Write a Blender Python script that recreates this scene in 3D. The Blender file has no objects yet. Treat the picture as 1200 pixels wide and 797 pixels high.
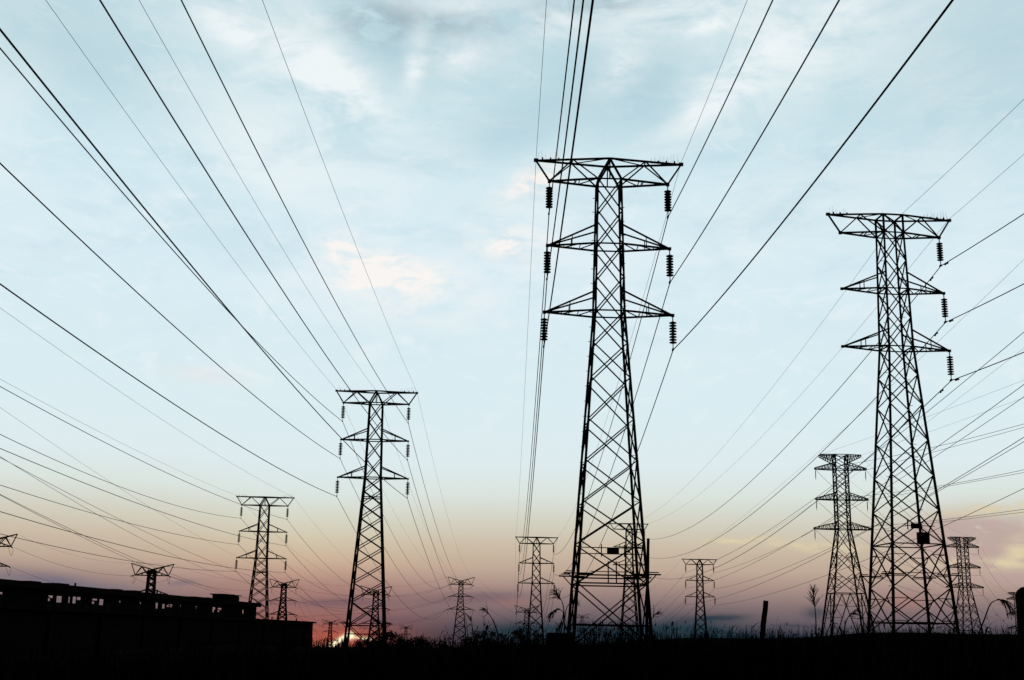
import bpy, bmesh, math, random
from mathutils import Vector, Matrix
R = math.radians
rnd = random.Random(7)
SC = bpy.context.scene
COL = SC.collection

# ------------------------------------------------------------------ camera
EYE = 1.7
F_PX, PITCH, ROLL = 1435.6, 0.23752, 0.01909
cam_d = bpy.data.cameras.new("camera")
cam_d.sensor_width = 36.0
cam_d.lens = 36.0 * F_PX / 1200.0
cam_d.clip_start = 0.05
cam_d.clip_end = 20000
cam = bpy.data.objects.new("camera", cam_d)
COL.objects.link(cam)
cam.matrix_world = Matrix.Translation((0, 0, EYE)) @ Matrix.Rotation(math.pi/2 + PITCH, 4, 'X') @ Matrix.Rotation(ROLL, 4, 'Z')
SC.camera = cam
SC.view_settings.view_transform = 'Standard'
SC.view_settings.look = 'None'
SC.view_settings.exposure = 0.0
SC.view_settings.gamma = 1.0
SC.view_settings.use_curve_mapping = False
SC.cycles.use_denoising = False
SC.cycles.max_bounces = 4

def ray(px, py):
    """direction of the sight line through a place in the 1200x797 photograph"""
    u, v = px - 600, py - 398.5
    u, v = u*math.cos(ROLL) + v*math.sin(ROLL), -u*math.sin(ROLL) + v*math.cos(ROLL)
    return Vector((u, F_PX*math.cos(PITCH) + v*math.sin(PITCH), F_PX*math.sin(PITCH) - v*math.cos(PITCH)))
def at(px, py, D):
    d = ray(px, py)
    return Vector((0, 0, EYE)) + d*(D/d.y)
def azel(px, py):
    d = ray(px, py).normalized()
    return math.degrees(math.atan2(d.x, d.y)), math.degrees(math.asin(d.z))

# ------------------------------------------------------------------ sky
SUN_AZ, SUN_EL = -7.3, 1.0
world = bpy.data.worlds.new("World")
SC.world = world
world.use_nodes = True
NT = world.node_tree
NT.nodes.clear()
def lin(c):
    return tuple((x/255/12.92 if x/255 <= .04045 else ((x/255+.055)/1.055)**2.4) for x in c)
def sock(n, i, v):
    if v is None: return
    if isinstance(v, bpy.types.NodeSocket): NT.links.new(v, n.inputs[i])
    else: n.inputs[i].default_value = v
def M(op, a, b=None, c=None, clamp=False):
    n = NT.nodes.new('ShaderNodeMath'); n.operation = op; n.use_clamp = clamp
    sock(n, 0, a); sock(n, 1, b); sock(n, 2, c)
    return n.outputs[0]
def mixc(f, a, b, mode='MIX'):
    n = NT.nodes.new('ShaderNodeMix'); n.data_type = 'RGBA'; n.blend_type = mode; n.clamp_factor = True
    sock(n, 0, f)
    sock(n, 6, a if isinstance(a, bpy.types.NodeSocket) else (*a, 1))
    sock(n, 7, b if isinstance(b, bpy.types.NodeSocket) else (*b, 1))
    return n.outputs[2]
def ramp(f, stops):
    n = NT.nodes.new('ShaderNodeValToRGB')
    el = n.color_ramp.elements
    while len(el) < len(stops): el.new(0.5)
    for e, (p, c) in zip(el, stops):
        e.position = p; e.color = (*lin(c), 1)
    sock(n, 0, f)
    return n.outputs[0]
def smooth(v, a, b):
    n = NT.nodes.new('ShaderNodeMapRange'); n.interpolation_type = 'SMOOTHSTEP'
    sock(n, 0, v)
    n.inputs[1].default_value = a; n.inputs[2].default_value = b
    return n.outputs[0]
def noise(vec, scale, detail=6, rough=.55, dist=0.0):
    n = NT.nodes.new('ShaderNodeTexNoise'); n.noise_dimensions = '3D'
    sock(n, 'Vector', vec)
    n.inputs['Scale'].default_value = scale; n.inputs['Detail'].default_value = detail
    n.inputs['Roughness'].default_value = rough; n.inputs['Distortion'].default_value = dist
    return n.outputs[0]
def comb(x, y, z):
    n = NT.nodes.new('ShaderNodeCombineXYZ')
    sock(n, 0, x); sock(n, 1, y); sock(n, 2, z)
    return n.outputs[0]

geo = NT.nodes.new('ShaderNodeTexCoord')
sep = NT.nodes.new('ShaderNodeSeparateXYZ')
NT.links.new(geo.outputs['Generated'], sep.inputs[0])
DX, DY, DZ = sep.outputs
AZ = M('MULTIPLY', M('ARCTAN2', DX, DY), 57.29578)
EL = M('MULTIPLY', M('ARCSINE', DZ), 57.29578)
T = M('DIVIDE', EL, 32.0, clamp=True)
def st(*pairs):
    return [(max(0, e/32.0), c) for e, c in pairs]
HI_SKY = ((10.4, (217, 236, 241)), (16, (216, 236, 244)), (21, (211, 234, 242)), (26, (199, 225, 232)), (30, (188, 215, 224)))
base = ramp(T, st((0, (66, 66, 80)), (.66, (94, 86, 96)), (1.46, (130, 112, 114)), (2.25, (165, 141, 133)), (3.05, (190, 168, 150)),
                  (4.1, (202, 188, 167)), (5.2, (210, 208, 193)), (6.5, (218, 228, 222)), (7.85, (221, 235, 238)), *HI_SKY))
warm = ramp(T, st((0, (178, 92, 74)), (.5, (164, 102, 92)), (1.3, (160, 114, 109)), (2.1, (173, 130, 119)), (2.57, (190, 152, 135)), (3.3, (206, 181, 154)),
                  (4.3, (212, 204, 179)), (5.27, (215, 219, 203)), (6.25, (218, 231, 228)), (7.6, (220, 235, 239)), *HI_SKY))
dW = M('DIVIDE', M('ADD', AZ, 9.2), 5.2)
W = M('EXPONENT', M('MULTIPLY', M('MULTIPLY', dW, dW), -1.0))
sky = mixc(M('MULTIPLY', W, .74), base, warm)

# vectors for the cloud patterns: high sheet seen in perspective, and flat bands near the horizon
zz = M('ADD', DZ, .22)
PV = comb(M('DIVIDE', DX, zz), M('DIVIDE', DY, zz), 0.0)
AV = comb(M('MULTIPLY', AZ, .055), M('MULTIPLY', EL, .13), 3.1)
LV = comb(M('MULTIPLY', AZ, .10), M('MULTIPLY', EL, .55), 7.7)
n_hi = noise(PV, 2.6, 9, .60, .8)
n_av = noise(AV, 3.2, 9, .62, .5)
n_lo = noise(LV, 2.2, 8, .60, .3)
n_fine = noise(AV, 11.0, 8, .6, .4)

def blob(px, py, sx, sy, rot=0.0, warp=0.0, n=None):
    """soft patch in the sky round one direction; sizes are degrees"""
    a0, e0 = azel(px, py)
    a = M('SUBTRACT', AZ, a0); e = M('SUBTRACT', EL, e0)
    c, s = math.cos(R(rot)), math.sin(R(rot))
    u = M('DIVIDE', M('ADD', M('MULTIPLY', a, c), M('MULTIPLY', e, s)), sx)
    v = M('DIVIDE', M('SUBTRACT', M('MULTIPLY', e, c), M('MULTIPLY', a, s)), sy)
    q = M('EXPONENT', M('MULTIPLY', M('ADD', M('MULTIPLY', u, u), M('MULTIPLY', v, v)), -1.0))
    if warp:
        q = M('MULTIPLY', q, M('MULTIPLY_ADD', M('SUBTRACT', n, .5), warp, 1.0), clamp=True)
    return q
def addall(*v):
    o = v[0]
    for q in v[1:]: o = M('ADD', o, q)
    return o
# high veil: broad white streaks over the blue, fading out lower down
veil = M('MULTIPLY', smooth(n_hi, .42, .70), smooth(EL, 6, 20))
sky = mixc(M('MULTIPLY', veil, .46), sky, lin((238, 244, 246)))
gap = M('MULTIPLY', smooth(n_av, .56, .30), smooth(EL, 9, 24))
sky = mixc(M('MULTIPLY', gap, .30), sky, lin((168, 204, 217)))
wisp = M('MULTIPLY', smooth(noise(AV, 5.5, 10, .66, 1.4), .50, .72), smooth(EL, 7, 13))
sky = mixc(M('MULTIPLY', wisp, .40), sky, lin((240, 246, 248)))
wgap = M('MULTIPLY', smooth(noise(AV, 4.2, 9, .62, 1.0), .50, .28), smooth(EL, 8, 18))
sky = mixc(M('MULTIPLY', wgap, .22), sky, lin((178, 212, 224)))
# blue-grey openings
dark = addall(blob(480, 55, 3.2, 2.0, 10, 1.6, n_av), blob(545, 40, 2.0, 1.5, 0, 1.6, n_av), blob(700, 100, 3.8, 2.2, -10, 1.6, n_av),
              blob(1195, 30, 4.5, 5.0, 0, 1.0, n_av), blob(80, 50, 5.5, 2.2, -20, 1.6, n_av), blob(600, 150, 3.0, 1.4, 15, 1.8, n_av),
              M('MULTIPLY', blob(775, 75, 2.2, 3, 0, 1.6, n_av), .8), M('MULTIPLY', blob(1020, 150, 6, 4, 20, 1.2, n_av), .45))
sky = mixc(M('MULTIPLY', dark, .48, clamp=True), sky, lin((164, 199, 211)))
grey = addall(blob(450, 22, 2.6, 1.1, 8, 2.0, n_fine), blob(530, 22, 2.2, .8, -12, 2.0, n_fine), blob(690, 8, 3.5, .7, 5, 2.0, n_fine))
sky = mixc(M('MULTIPLY', M('MULTIPLY', grey, smooth(n_fine, .30, .60)), .72, clamp=True), sky, lin((156, 180, 190)))
# white wisps
wh = addall(blob(345, 72, 4.6, 1.5, -26, 2.0, n_av), blob(400, 100, 2.6, 1.2, -30, 2.0, n_av), blob(800, 12, 4.6, 1.4, 10, 2.0, n_av),
            blob(830, 122, 3.0, 1.0, 36, 2.0, n_av), blob(488, 70, .55, 1.5, -10, 2.6, n_fine), blob(540, 62, 1.6, .9, 10, 2.4, n_fine),
            blob(832, 28, 1.2, .36, 12, 2.2, n_fine), blob(940, 50, 5.0, 2.2, 22, 1.8, n_av), blob(725, 85, 1.5, .8, 30, 2.4, n_fine),
            blob(530, 3, 2.8, .6, 0, 2.4, n_fine), blob(270, 30, 2.2, .8, -20, 2.2, n_fine), blob(640, 30, 2.2, .8, 20, 2.2, n_fine),
            M('MULTIPLY', blob(330, 190, 5.5, 2.4, -10, 1.6, n_av), .55), M('MULTIPLY', blob(560, 330, 5, 1.6, 4, 1.8, n_av), .45), M('MULTIPLY', blob(900, 260, 7, 2.2, 12, 1.8, n_av), .45))
sky = mixc(M('MULTIPLY', M('MULTIPLY', wh, smooth(n_av, .26, .62)), .80, clamp=True), sky, lin((238, 245, 247)))
# sunlit cream puffs in the middle of the sky
puff = addall(blob(462, 316, 2.5, .75, -8, 2.4, n_fine), blob(398, 288, .8, .6, 0, 2.4, n_fine), blob(420, 325, 1.6, .45, -4, 2.4, n_fine),
              blob(625, 212, 1.6, .7, 30, 2.4, n_fine), blob(598, 285, 1.7, .7, 0, 2.4, n_fine), M('MULTIPLY', blob(470, 345, 4.0, 1.3, -10, 2.0, n_av), .5))
sky = mixc(M('MULTIPLY', M('MULTIPLY', puff, smooth(n_fine, .30, .62)), 1.15, clamp=True), sky, lin((248, 245, 242)))
pk = addall(blob(240, 440, 1.5, .35, -4, 2.0, n_fine), M('MULTIPLY', blob(625, 208, 1.0, .4, 30, 2.0, n_fine), .5))
sky = mixc(M('MULTIPLY', pk, .26, clamp=True), sky, lin((240, 214, 204)))
# evening clouds low on the right: mauve bank with a pale yellow rim
bank = M('MULTIPLY', addall(blob(1165, 640, 4.0, 1.25, 2, 1.4, n_fine), blob(1110, 622, 2.0, .6, 8, 1.8, n_fine), blob(1190, 665, 2.0, .7, 0, 1.6, n_fine)), smooth(n_fine, .22, .5), clamp=True)
sky = mixc(M('MULTIPLY', bank, .80), sky, lin((186, 160, 156)))
rim = addall(blob(1170, 597, 2.2, .26, 5, 2.4, n_fine), blob(870, 632, 1.7, .16, 3, 2.4, n_fine), blob(925, 637, 2.2, .14, -3, 2.4, n_fine), blob(970, 642, 1.2, .2, 0, 2.2, n_fine), blob(1196, 643, .7, .45, 30, 2.4, n_fine), blob(1150, 662, 2.2, .25, 0, 2.2, n_fine))
sky = mixc(M('MULTIPLY', M('MULTIPLY', rim, smooth(n_fine, .34, .60)), .9, clamp=True), sky, lin((220, 206, 170)))
# slate-blue cloud lying along the horizon
low = addall(blob(805, 740, 2.4, .72, 2, 1.2, n_fine), M('MULTIPLY', blob(845, 724, 1.2, .14, 3, 2.4, n_fine), .6), blob(655, 741, 4.2, .40, 0, 1.0, n_lo), blob(720, 752, 7.5, .55, 0, .6, n_lo), M('MULTIPLY', blob(956, 719, .6, .26, 0, 2.6, n_fine), .8), M('MULTIPLY', blob(930, 733, .7, .08, 0, 2.4, n_fine), .5), blob(1020, 752, 7, .35, 0, .8, n_lo))
sky = mixc(M('MULTIPLY', low, .90, clamp=True), sky, lin((34, 58, 70)))
bump = addall(blob(600, 705, .9, .22, 0, 1.6, n_fine), blob(1060, 705, 1.0, .4, 0, 2.0, n_fine))
sky = mixc(M('MULTIPLY', bump, .35, clamp=True), sky, lin((176, 120, 108)))
haze_l = addall(blob(35, 678, 2.6, .42, -4, 2.0, n_lo), blob(212, 683, .6, .14, 5, 2.0, n_fine), blob(110, 690, 2.4, .30, -4, 1.8, n_lo))
sky = mixc(M('MULTIPLY', haze_l, .60, clamp=True), sky, lin((112, 108, 124)))
strk = addall(blob(455, 727, 1.8, .22, 0, 1.8, n_lo), blob(400, 706, 2.2, .22, 2, 1.8, n_lo), blob(560, 700, 2.6, .28, 2, 1.8, n_lo))
sky = mixc(M('MULTIPLY', strk, .60, clamp=True), sky, lin((104, 84, 98)))
# the sun breaking through ragged cloud on the horizon
glow = addall(blob(402, 750, .9, .40, 10), M('MULTIPLY', blob(390, 749, 1.5, .45, 0), .40))
sky = mixc(M('MULTIPLY', glow, .36, clamp=True), sky, lin((226, 104, 76)))
core = addall(blob(399, 750, .40, .11, 38, 2.0, n_fine), blob(394, 755, .25, .12, 10, 1.6, n_fine), M('MULTIPLY', blob(424, 748, .45, .06, -4, 3.0, n_fine), .7), M('MULTIPLY', blob(411, 746, .16, .13, 30, 2.6, n_fine), .8))
sky = mixc(M('MULTIPLY', core, 1.6, clamp=True), sky, lin((255, 240, 196)))
sunlift = M('MULTIPLY_ADD', core, .5, 1.0)

# towards the far side of the evening sky the light dies away
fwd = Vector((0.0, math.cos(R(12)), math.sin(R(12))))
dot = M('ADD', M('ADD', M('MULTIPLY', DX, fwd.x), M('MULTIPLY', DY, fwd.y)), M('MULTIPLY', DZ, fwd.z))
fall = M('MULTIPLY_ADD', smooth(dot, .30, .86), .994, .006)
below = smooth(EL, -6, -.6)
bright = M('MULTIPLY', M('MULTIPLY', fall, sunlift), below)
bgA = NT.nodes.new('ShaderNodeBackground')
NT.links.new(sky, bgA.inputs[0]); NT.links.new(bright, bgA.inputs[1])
nis = NT.nodes.new('ShaderNodeTexSky'); nis.sky_type = 'NISHITA'; nis.sun_disc = False
nis.sun_elevation = R(SUN_EL); nis.sun_rotation = R(SUN_AZ); nis.air_density = 1.0; nis.dust_density = 1.0
bgB = NT.nodes.new('ShaderNodeBackground')
NT.links.new(nis.outputs[0], bgB.inputs[0]); bgB.inputs[1].default_value = 0.0006
add = NT.nodes.new('ShaderNodeAddShader')
NT.links.new(bgA.outputs[0], add.inputs[0]); NT.links.new(bgB.outputs[0], add.inputs[1])
wo = NT.nodes.new('ShaderNodeOutputWorld')
NT.links.new(add.outputs[0], wo.inputs[0])

sun_d = bpy.data.lights.new("sun", 'SUN'); sun_d.energy = 0.25; sun_d.angle = R(0.5); sun_d.color = (1, .62, .40)
sun = bpy.data.objects.new("sun", sun_d); COL.objects.link(sun)
sdir = Vector((math.sin(R(SUN_AZ))*math.cos(R(SUN_EL)), math.cos(R(SUN_AZ))*math.cos(R(SUN_EL)), math.sin(R(SUN_EL))))
sun.rotation_euler = sdir.to_track_quat('Z', 'Y').to_euler()
sun.location = sdir*60

# ------------------------------------------------------------------ materials
def mat(name, col, rough=.8, var=.35, scale=6.0, metal=0.0, spec=0.0):
    m = bpy.data.materials.new(name); m.use_nodes = True
    nt = m.node_tree; b = nt.nodes['Principled BSDF']
    tc = nt.nodes.new('ShaderNodeTexCoord'); nz = nt.nodes.new('ShaderNodeTexNoise')
    nz.inputs['Scale'].default_value = scale; nz.inputs['Detail'].default_value = 5
    nt.links.new(tc.outputs['Object'], nz.inputs['Vector'])
    rp = nt.nodes.new('ShaderNodeValToRGB')
    rp.color_ramp.elements[0].position = .3; rp.color_ramp.elements[1].position = .7
    rp.color_ramp.elements[0].color = (*[c*(1-var) for c in col], 1)
    rp.color_ramp.elements[1].color = (*[c*(1+var) for c in col], 1)
    nt.links.new(nz.outputs[0], rp.inputs[0]); nt.links.new(rp.outputs[0], b.inputs['Base Color'])
    b.inputs['Roughness'].default_value = rough; b.inputs['Metallic'].default_value = metal
    b.inputs['Specular IOR Level'].default_value = spec
    return m
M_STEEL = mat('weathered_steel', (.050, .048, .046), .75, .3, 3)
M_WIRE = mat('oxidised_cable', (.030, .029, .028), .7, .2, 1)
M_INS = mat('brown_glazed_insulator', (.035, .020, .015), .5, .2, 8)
M_SIGN = mat('faded_sign_plate', (.05, .045, .04), .7, .3, 4)
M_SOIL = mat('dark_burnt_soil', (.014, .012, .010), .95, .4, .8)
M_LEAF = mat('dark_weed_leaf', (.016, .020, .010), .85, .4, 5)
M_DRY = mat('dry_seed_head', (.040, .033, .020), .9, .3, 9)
M_TREE = mat('dark_tree_foliage', (.026, .032, .018), .9, .4, 1.5)
M_BARK = mat('dark_bark', (.035, .027, .020), .9, .3, 9)
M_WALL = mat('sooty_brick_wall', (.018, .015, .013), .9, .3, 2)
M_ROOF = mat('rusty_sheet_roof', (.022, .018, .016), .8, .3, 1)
M_FRAME = mat('dark_window_frame', (.03, .028, .026), .7, .2, 3)
M_CONC = mat('stained_concrete', (.07, .066, .06), .9, .3, 3)
M_WOOD = mat('creosoted_timber', (.022, .018, .014), .9, .35, 7)

# ------------------------------------------------------------------ mesh helpers
class MB:
    def __init__(s): s.v = []; s.f = []; s.k = 1.0
    def bar(s, a, b, w, w2=None, n=4, cap=True):
        a = Vector(a); b = Vector(b); d = b - a
        if d.length < 1e-6: return s
        d.normalize()
        up = Vector((0, 0, 1)) if abs(d.z) < .9 else Vector((0, 1, 0))
        x = d.cross(up).normalized(); y = d.cross(x).normalized()
        r1 = s.k*w/2*(1.414 if n == 4 else 1); r2 = s.k*(w2 if w2 is not None else w)/2*(1.414 if n == 4 else 1)
        i = len(s.v)
        off = math.pi/4 if n == 4 else 0
        for p, r in ((a, r1), (b, r2)):
            for k in range(n):
                t = off + 2*math.pi*k/n
                s.v.append(p + x*(r*math.cos(t)) + y*(r*math.sin(t)))
        for k in range(n):
            s.f.append((i+k, i+(k+1) % n, i+n+(k+1) % n, i+n+k))
        if cap:
            s.f.append(tuple(i+k for k in range(n-1, -1, -1))); s.f.append(tuple(i+n+k for k in range(n)))
        return s
    def tube(s, pts, r, n=6, r_end=None):
        pts = [Vector(p) for p in pts]
        i0 = len(s.v)
        m = len(pts)
        for j, p in enumerate(pts):
            d = (pts[min(j+1, m-1)] - pts[max(j-1, 0)]).normalized()
            up = Vector((0, 0, 1)) if abs(d.z) < .95 else Vector((0, 1, 0))
            x = d.cross(up).normalized(); y = d.cross(x).normalized()
            rr = r if r_end is None else r + (r_end - r)*j/(m-1)
            for k in range(n):
                t = 2*math.pi*k/n
                s.v.append(p + x*(rr*math.cos(t)) + y*(rr*math.sin(t)))
        for j in range(m-1):
            for k in range(n):
                a = i0 + j*n
                s.f.append((a+k, a+(k+1) % n, a+n+(k+1) % n, a+n+k))
        s.f.append(tuple(i0+k for k in range(n-1, -1, -1)))
        s.f.append(tuple(i0+(m-1)*n+k for k in range(n)))
        return s
    def lathe(s, c, prof, n=10, axis=None):
        """profile of (radius, distance along axis) from point c"""
        ax = Vector(axis or (0, 0, 1)).normalized()
        up = Vector((0, 0, 1)) if abs(ax.z) < .9 else Vector((0, 1, 0))
        x = ax.cross(up).normalized(); y = ax.cross(x).normalized()
        i0 = len(s.v)
        for r, h in prof:
            for k in range(n):
                t = 2*math.pi*k/n
                s.v.append(Vector(c) + ax*h + x*(r*math.cos(t)) + y*(r*math.sin(t)))
        for j in range(len(prof)-1):
            for k in range(n):
                a = i0 + j*n
                s.f.append((a+k, a+(k+1) % n, a+n+(k+1) % n, a+n+k))
        s.f.append(tuple(i0+k for k in range(n-1, -1, -1)))
        s.f.append(tuple(i0+(len(prof)-1)*n+k for k in range(n)))
        return s
    def box(s, c, d, rz=0.0):
        i = len(s.v); cs, sn = math.cos(rz), math.sin(rz)
        for z in (-1, 1):
            for x, y in ((-1, -1), (1, -1), (1, 1), (-1, 1)):
                X, Y = x*d[0]/2, y*d[1]/2
                s.v.append(Vector((c[0]+X*cs-Y*sn, c[1]+X*sn+Y*cs, c[2]+z*d[2]/2)))
        for q in ((3, 2, 1, 0), (4, 5, 6, 7), (0, 1, 5, 4), (1, 2, 6, 5), (2, 3, 7, 6), (3, 0, 4, 7)):
            s.f.append(tuple(i+k for k in q))
        return s
    def quad(s, a, b, c, d):
        i = len(s.v); s.v += [Vector(a), Vector(b), Vector(c), Vector(d)]; s.f.append((i, i+1, i+2, i+3)); return s
    def tri(s, a, b, c):
        i = len(s.v); s.v += [Vector(a), Vector(b), Vector(c)]; s.f.append((i, i+1, i+2)); return s
    def mesh(s, name, m):
        me = bpy.data.meshes.new(name); me.from_pydata(s.v, [], s.f); me.materials.append(m); me.update()
        return me
    def build(s, name, m, parent=None):
        return link(name, s.mesh(name, m), parent)
def link(name, me, parent=None):
    o = bpy.data.objects.new(name, me); COL.objects.link(o)
    if parent: o.parent = parent
    return o
def tag(o, label=None, cat=None, group=None, kind=None):
    for k, v in (('label', label), ('category', cat), ('group', group), ('kind', kind)):
        if v: o[k] = v
    return o
def empty(name, loc, rz=0.0):
    o = bpy.data.objects.new(name, None); COL.objects.link(o)
    o.location = loc; o.rotation_euler = (0, 0, rz); o.empty_display_size = .5
    return o
def copy_part(o, parent):
    c = o.copy(); COL.objects.link(c); c.parent = parent
    return c

# ------------------------------------------------------------------ where everything stands (x, y, ground, turn)
SUSP = {'t1': (7.155, 88.16, 1.19, .0269), 't2': (33.39, 103.46, 2.63, .0923), 't3': (-18.68, 167.59, -1.546, .0408),
        't4': (-48.54, 244.9, -8.22, .0768), 't6': (7.595, 329.75, -8.476, .0088), 't8': (62.8, 406.8, -8.58, -.045),
        't7': (35.71, 365.2, -1.196, .0066)}
ALT = {'t5': (61.3, 226, -.4, 0.), 't9': (125.9, 343, -5.2, .12), 't19': (198.0, 484, -14.0, .15)}
STRAIN = {'t10': (-18.85, 508.1, -5.12, .02), 't11': (-82.66, 462.7, -9.15, .03), 't12': (-92.87, 325.8, -11.53, .04),
          't13': (-124.4, 300.0, -6.4, .0), 't14': (-45.88, 437.8, -12.0, .03), 't15': (-111.57, 797.7, -19.85, .0),
          't16': (-80.8, 1012.9, -20.62, .0), 't17': (8.95, 566.7, -14.58, .0), 't18': (55.95, 932.1, -10.78, -.06)}
ALLT = {**SUSP, **ALT, **STRAIN}
CTRL = [(v[0], v[1], v[2]) for v in ALLT.values()]
CTRL += [(x, y, 0.0) for x in (-40, -20, 0, 20, 40) for y in (-40, -15, 5, 25)]
CTRL += [(-14, 70, .9), (-8, 60, 1.05), (-18, 85, .4), (-8, 110, .5), (-30, 70, -.7), (-45, 60, -.8), (-60, 100, -1.5), (-40, 150, -1.8), (-12, 130, -.4), (2, 66, .95), (18, 75, 1.7),
         (28, 78, 1.9), (46, 95, 2.7), (50, 112, 2.6), (62, 105, 2.4), (-30, 100, -1.0), (-30, 130, -1.3), (30, 55, 1.0), (22, 110, 1.9),
         (0, 250, -5), (30, 250, -4), (0, 1800, -34), (-400, 1500, -34), (400, 1500, -34), (-300, 500, -18), (300, 600, -18)]
CTRL += [(x, y, z) for x in (-5000, -2500, -800, 0, 800, 2500, 5000) for y, z in ((3000, -62), (5200, -110), (8000, -165))]
def ground_z(x, y):
    sw = sz = 0.0
    for cx, cy, cz in CTRL:
        d2 = (x-cx)**2 + (y-cy)**2
        if d2 < 1e-4: return cz
        sc = 1/d2**1.5
        sw += sc; sz += sc*cz
    return sz/sw
# ground: one sheet out to the horizon
gx = [-6000, -3000, -1500, -900, -600, -400, -300] + list(range(-220, -80, 14)) + list(range(-80, 81, 4)) + list(range(94, 230, 14)) + [300, 400, 600, 900, 1500, 3000, 6000]
gy = [-3000, -900, -300, -120, -60] + list(range(-36, 132, 4)) + list(range(140, 320, 15)) + list(range(340, 700, 30)) + [760, 850, 1000, 1300, 1800, 2600, 4000, 8000]
g = MB()
for y in gy:
    for x in gx:
        z = ground_z(x, y)
        if abs(x) < 90 and -40 < y < 130: z += .05*math.sin(x*.9+y*.4) + .04*math.sin(x*.31-y*.77)
        g.v.append(Vector((x, y, z)))
nx = len(gx)
for j in range(len(gy)-1):
    for i in range(nx-1):
        a = j*nx+i; g.f.append((a, a+1, a+nx+1, a+nx))
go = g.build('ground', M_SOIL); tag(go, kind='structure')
for p in go.data.polygons: p.use_smooth = True

# ------------------------------------------------------------------ lattice towers
def lattice(nodes, hw, wb, horiz=(), sub=(), legs_w=.26, ext=0.6):
    """legs (4 meshes) and the bracing of a four-legged lattice body; hw(h) is the half width at height h"""
    legs = []
    cs = ((-1, -1), (1, -1), (1, 1), (-1, 1))
    for sx, sy in cs:
        m = MB()
        hs = [-ext] + [h for h in nodes]
        for a, b in zip(hs[:-1], hs[1:]):
            pa = Vector((sx*hw(a), sy*hw(a), a)); pb = Vector((sx*hw(b), sy*hw(b), b))
            wa = legs_w*(1 - .35*max(0, a)/nodes[-1])
            m.bar(pa, pb, wa, wa*.99)
        legs.append(m)
    br = MB()
    def P(c, h): return Vector((c[0]*hw(h), c[1]*hw(h), h))
    for k in range(4):
        c0, c1 = cs[k], cs[(k+1) % 4]
        nrm = Vector(((c0[0]+c1[0])/2, (c0[1]+c1[1])/2, 0))*.03
        for a, b in zip(nodes[:-1], nodes[1:]):
            br.bar(P(c0, a)+nrm, P(c1, b)+nrm, wb); br.bar(P(c1, a)-nrm, P(c0, b)-nrm, wb)
        for h in horiz:
            br.bar(P(c0, h), P(c1, h), wb*1.1)
        for a, b in sub:                       # secondary bracing inside a tall panel
            mid = (P(c0, a)+P(c1, a)+P(c0, b)+P(c1, b))/4
            for c in (c0, c1):
                o = c1 if c is c0 else c0
                for t, hh in ((.5, a+(b-a)*.25), (.5, a+(b-a)*.75)):
                    q = (P(c, a)+mid)/2 if hh < (a+b)/2 else (P(c, b)+mid)/2
                    br.bar(P(c, hh), q, wb*.7)
                    br.bar(P(c, (a+b)/2), q, wb*.7)
    return legs, br

def string_mesh(n=8, dz=.215, r=.285, top=.42):
    """suspension insulator: shackle, a string of bells and a clamp, hanging 2.6 m"""
    m = MB()
    m.bar((0, 0, 0), (0, 0, -top), .07)
    for k in range(n):
        z = -top - k*dz
        m.lathe((0, 0, z), [(.07, 0), (.11, -.03), (r*.8, -.075), (r, -.11), (r*.97, -.145), (.12, -.15), (.07, -dz)], 12)
    z = -top - n*dz
    m.bar((0, 0, z), (0, 0, -2.52), .06)
    m.bar((-.02, -.22, -2.60), (0, 0, -2.50), .10); m.bar((-.02, .22, -2.60), (0, 0, -2.50), .10)
    m.bar((0, -.22, -2.60), (0, .22, -2.60), .09)
    return m

WT, WI, WM, WB = 5.58, 4.53, 4.62, 4.79
HT, HI, HM, HB = 36.0, 34.36, 29.2, 24.0
def hw_susp(h):
    if h >= 24: return 1.07 - (h-24)*.018
    return 1.07 + (24-h)*.0675

HEAVY = .9
def arm_susp(kind, side, boxed=False):
    m = MB(); m.k = HEAVY
    s = side
    if kind == 'top':
        b = hw_susp(HI)
        tip = Vector((s*WT, 0, HT)); ins = Vector((s*WI, 0, HI))
        for y in (-1, 1):
            rc = Vector((s*b if boxed else 0, y*b, HT)); md = Vector((s*WT*.5, y*b*.52, HT)); lo = Vector((s*b, y*b, HI))
            m.bar(rc, tip, .15)                                    # upper chord
            m.bar(lo, ins, .15)                                    # lower chord
            m.bar(rc, lo, .17)
            m.bar(md, lo, .10); m.bar(md, ins, .10)
            q = lo.lerp(ins, .5)
            m.bar(q, Vector((s*WI*.55, -y*b*.2, HI)), .06)
        m.bar(tip, ins, .14)
        m.bar((s*WT*.5, -b*.52, HT), (s*WT*.5, b*.52, HT), .09)
        m.bar(rc + Vector((0, -2*b, 0)), (s*WT*.5, b*.52, HT), .07); m.bar((s*WI*.5, -b*.55, HI), (s*WI*.5, b*.55, HI), .07)
        m.bar((s*b, -b, HI), (s*WI*.5, b*.55, HI), .07); m.bar((s*b, b, HI), (s*b, -b, HI), .12)
        m.box((s*WT, 0, HT+.03), (.34, .20, .24)); m.box((s*WI, 0, HI), (.26, .22, .26))
    else:
        w, h = (WM, HM) if kind == 'mid' else (WB, HB)
        b = hw_susp(h); bu = hw_susp(h+1.5)
        tip = Vector((s*w, 0, h))
        for y in (-1, 1):
            lo = Vector((s*b, y*b, h)); up = Vector((s*bu, y*bu, h+1.5))
            m.bar(lo, tip, .14); m.bar(up, tip, .12)
            m.bar(lo.lerp(tip, .5), up.lerp(tip, .5), .07)
        for t0, t1 in ((0, .33), (.33, .66)):
            a = Vector((s*b, -b, h)).lerp(tip, t0); c = Vector((s*b, b, h)).lerp(tip, t1)
            a2 = Vector((s*b, b, h)).lerp(tip, t1); c2 = Vector((s*b, -b, h)).lerp(tip, t1)
            m.bar(a, c, .07); m.bar(a2, c2, .06)
        m.box(tip, (.24, .20, .22))
    return m

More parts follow.
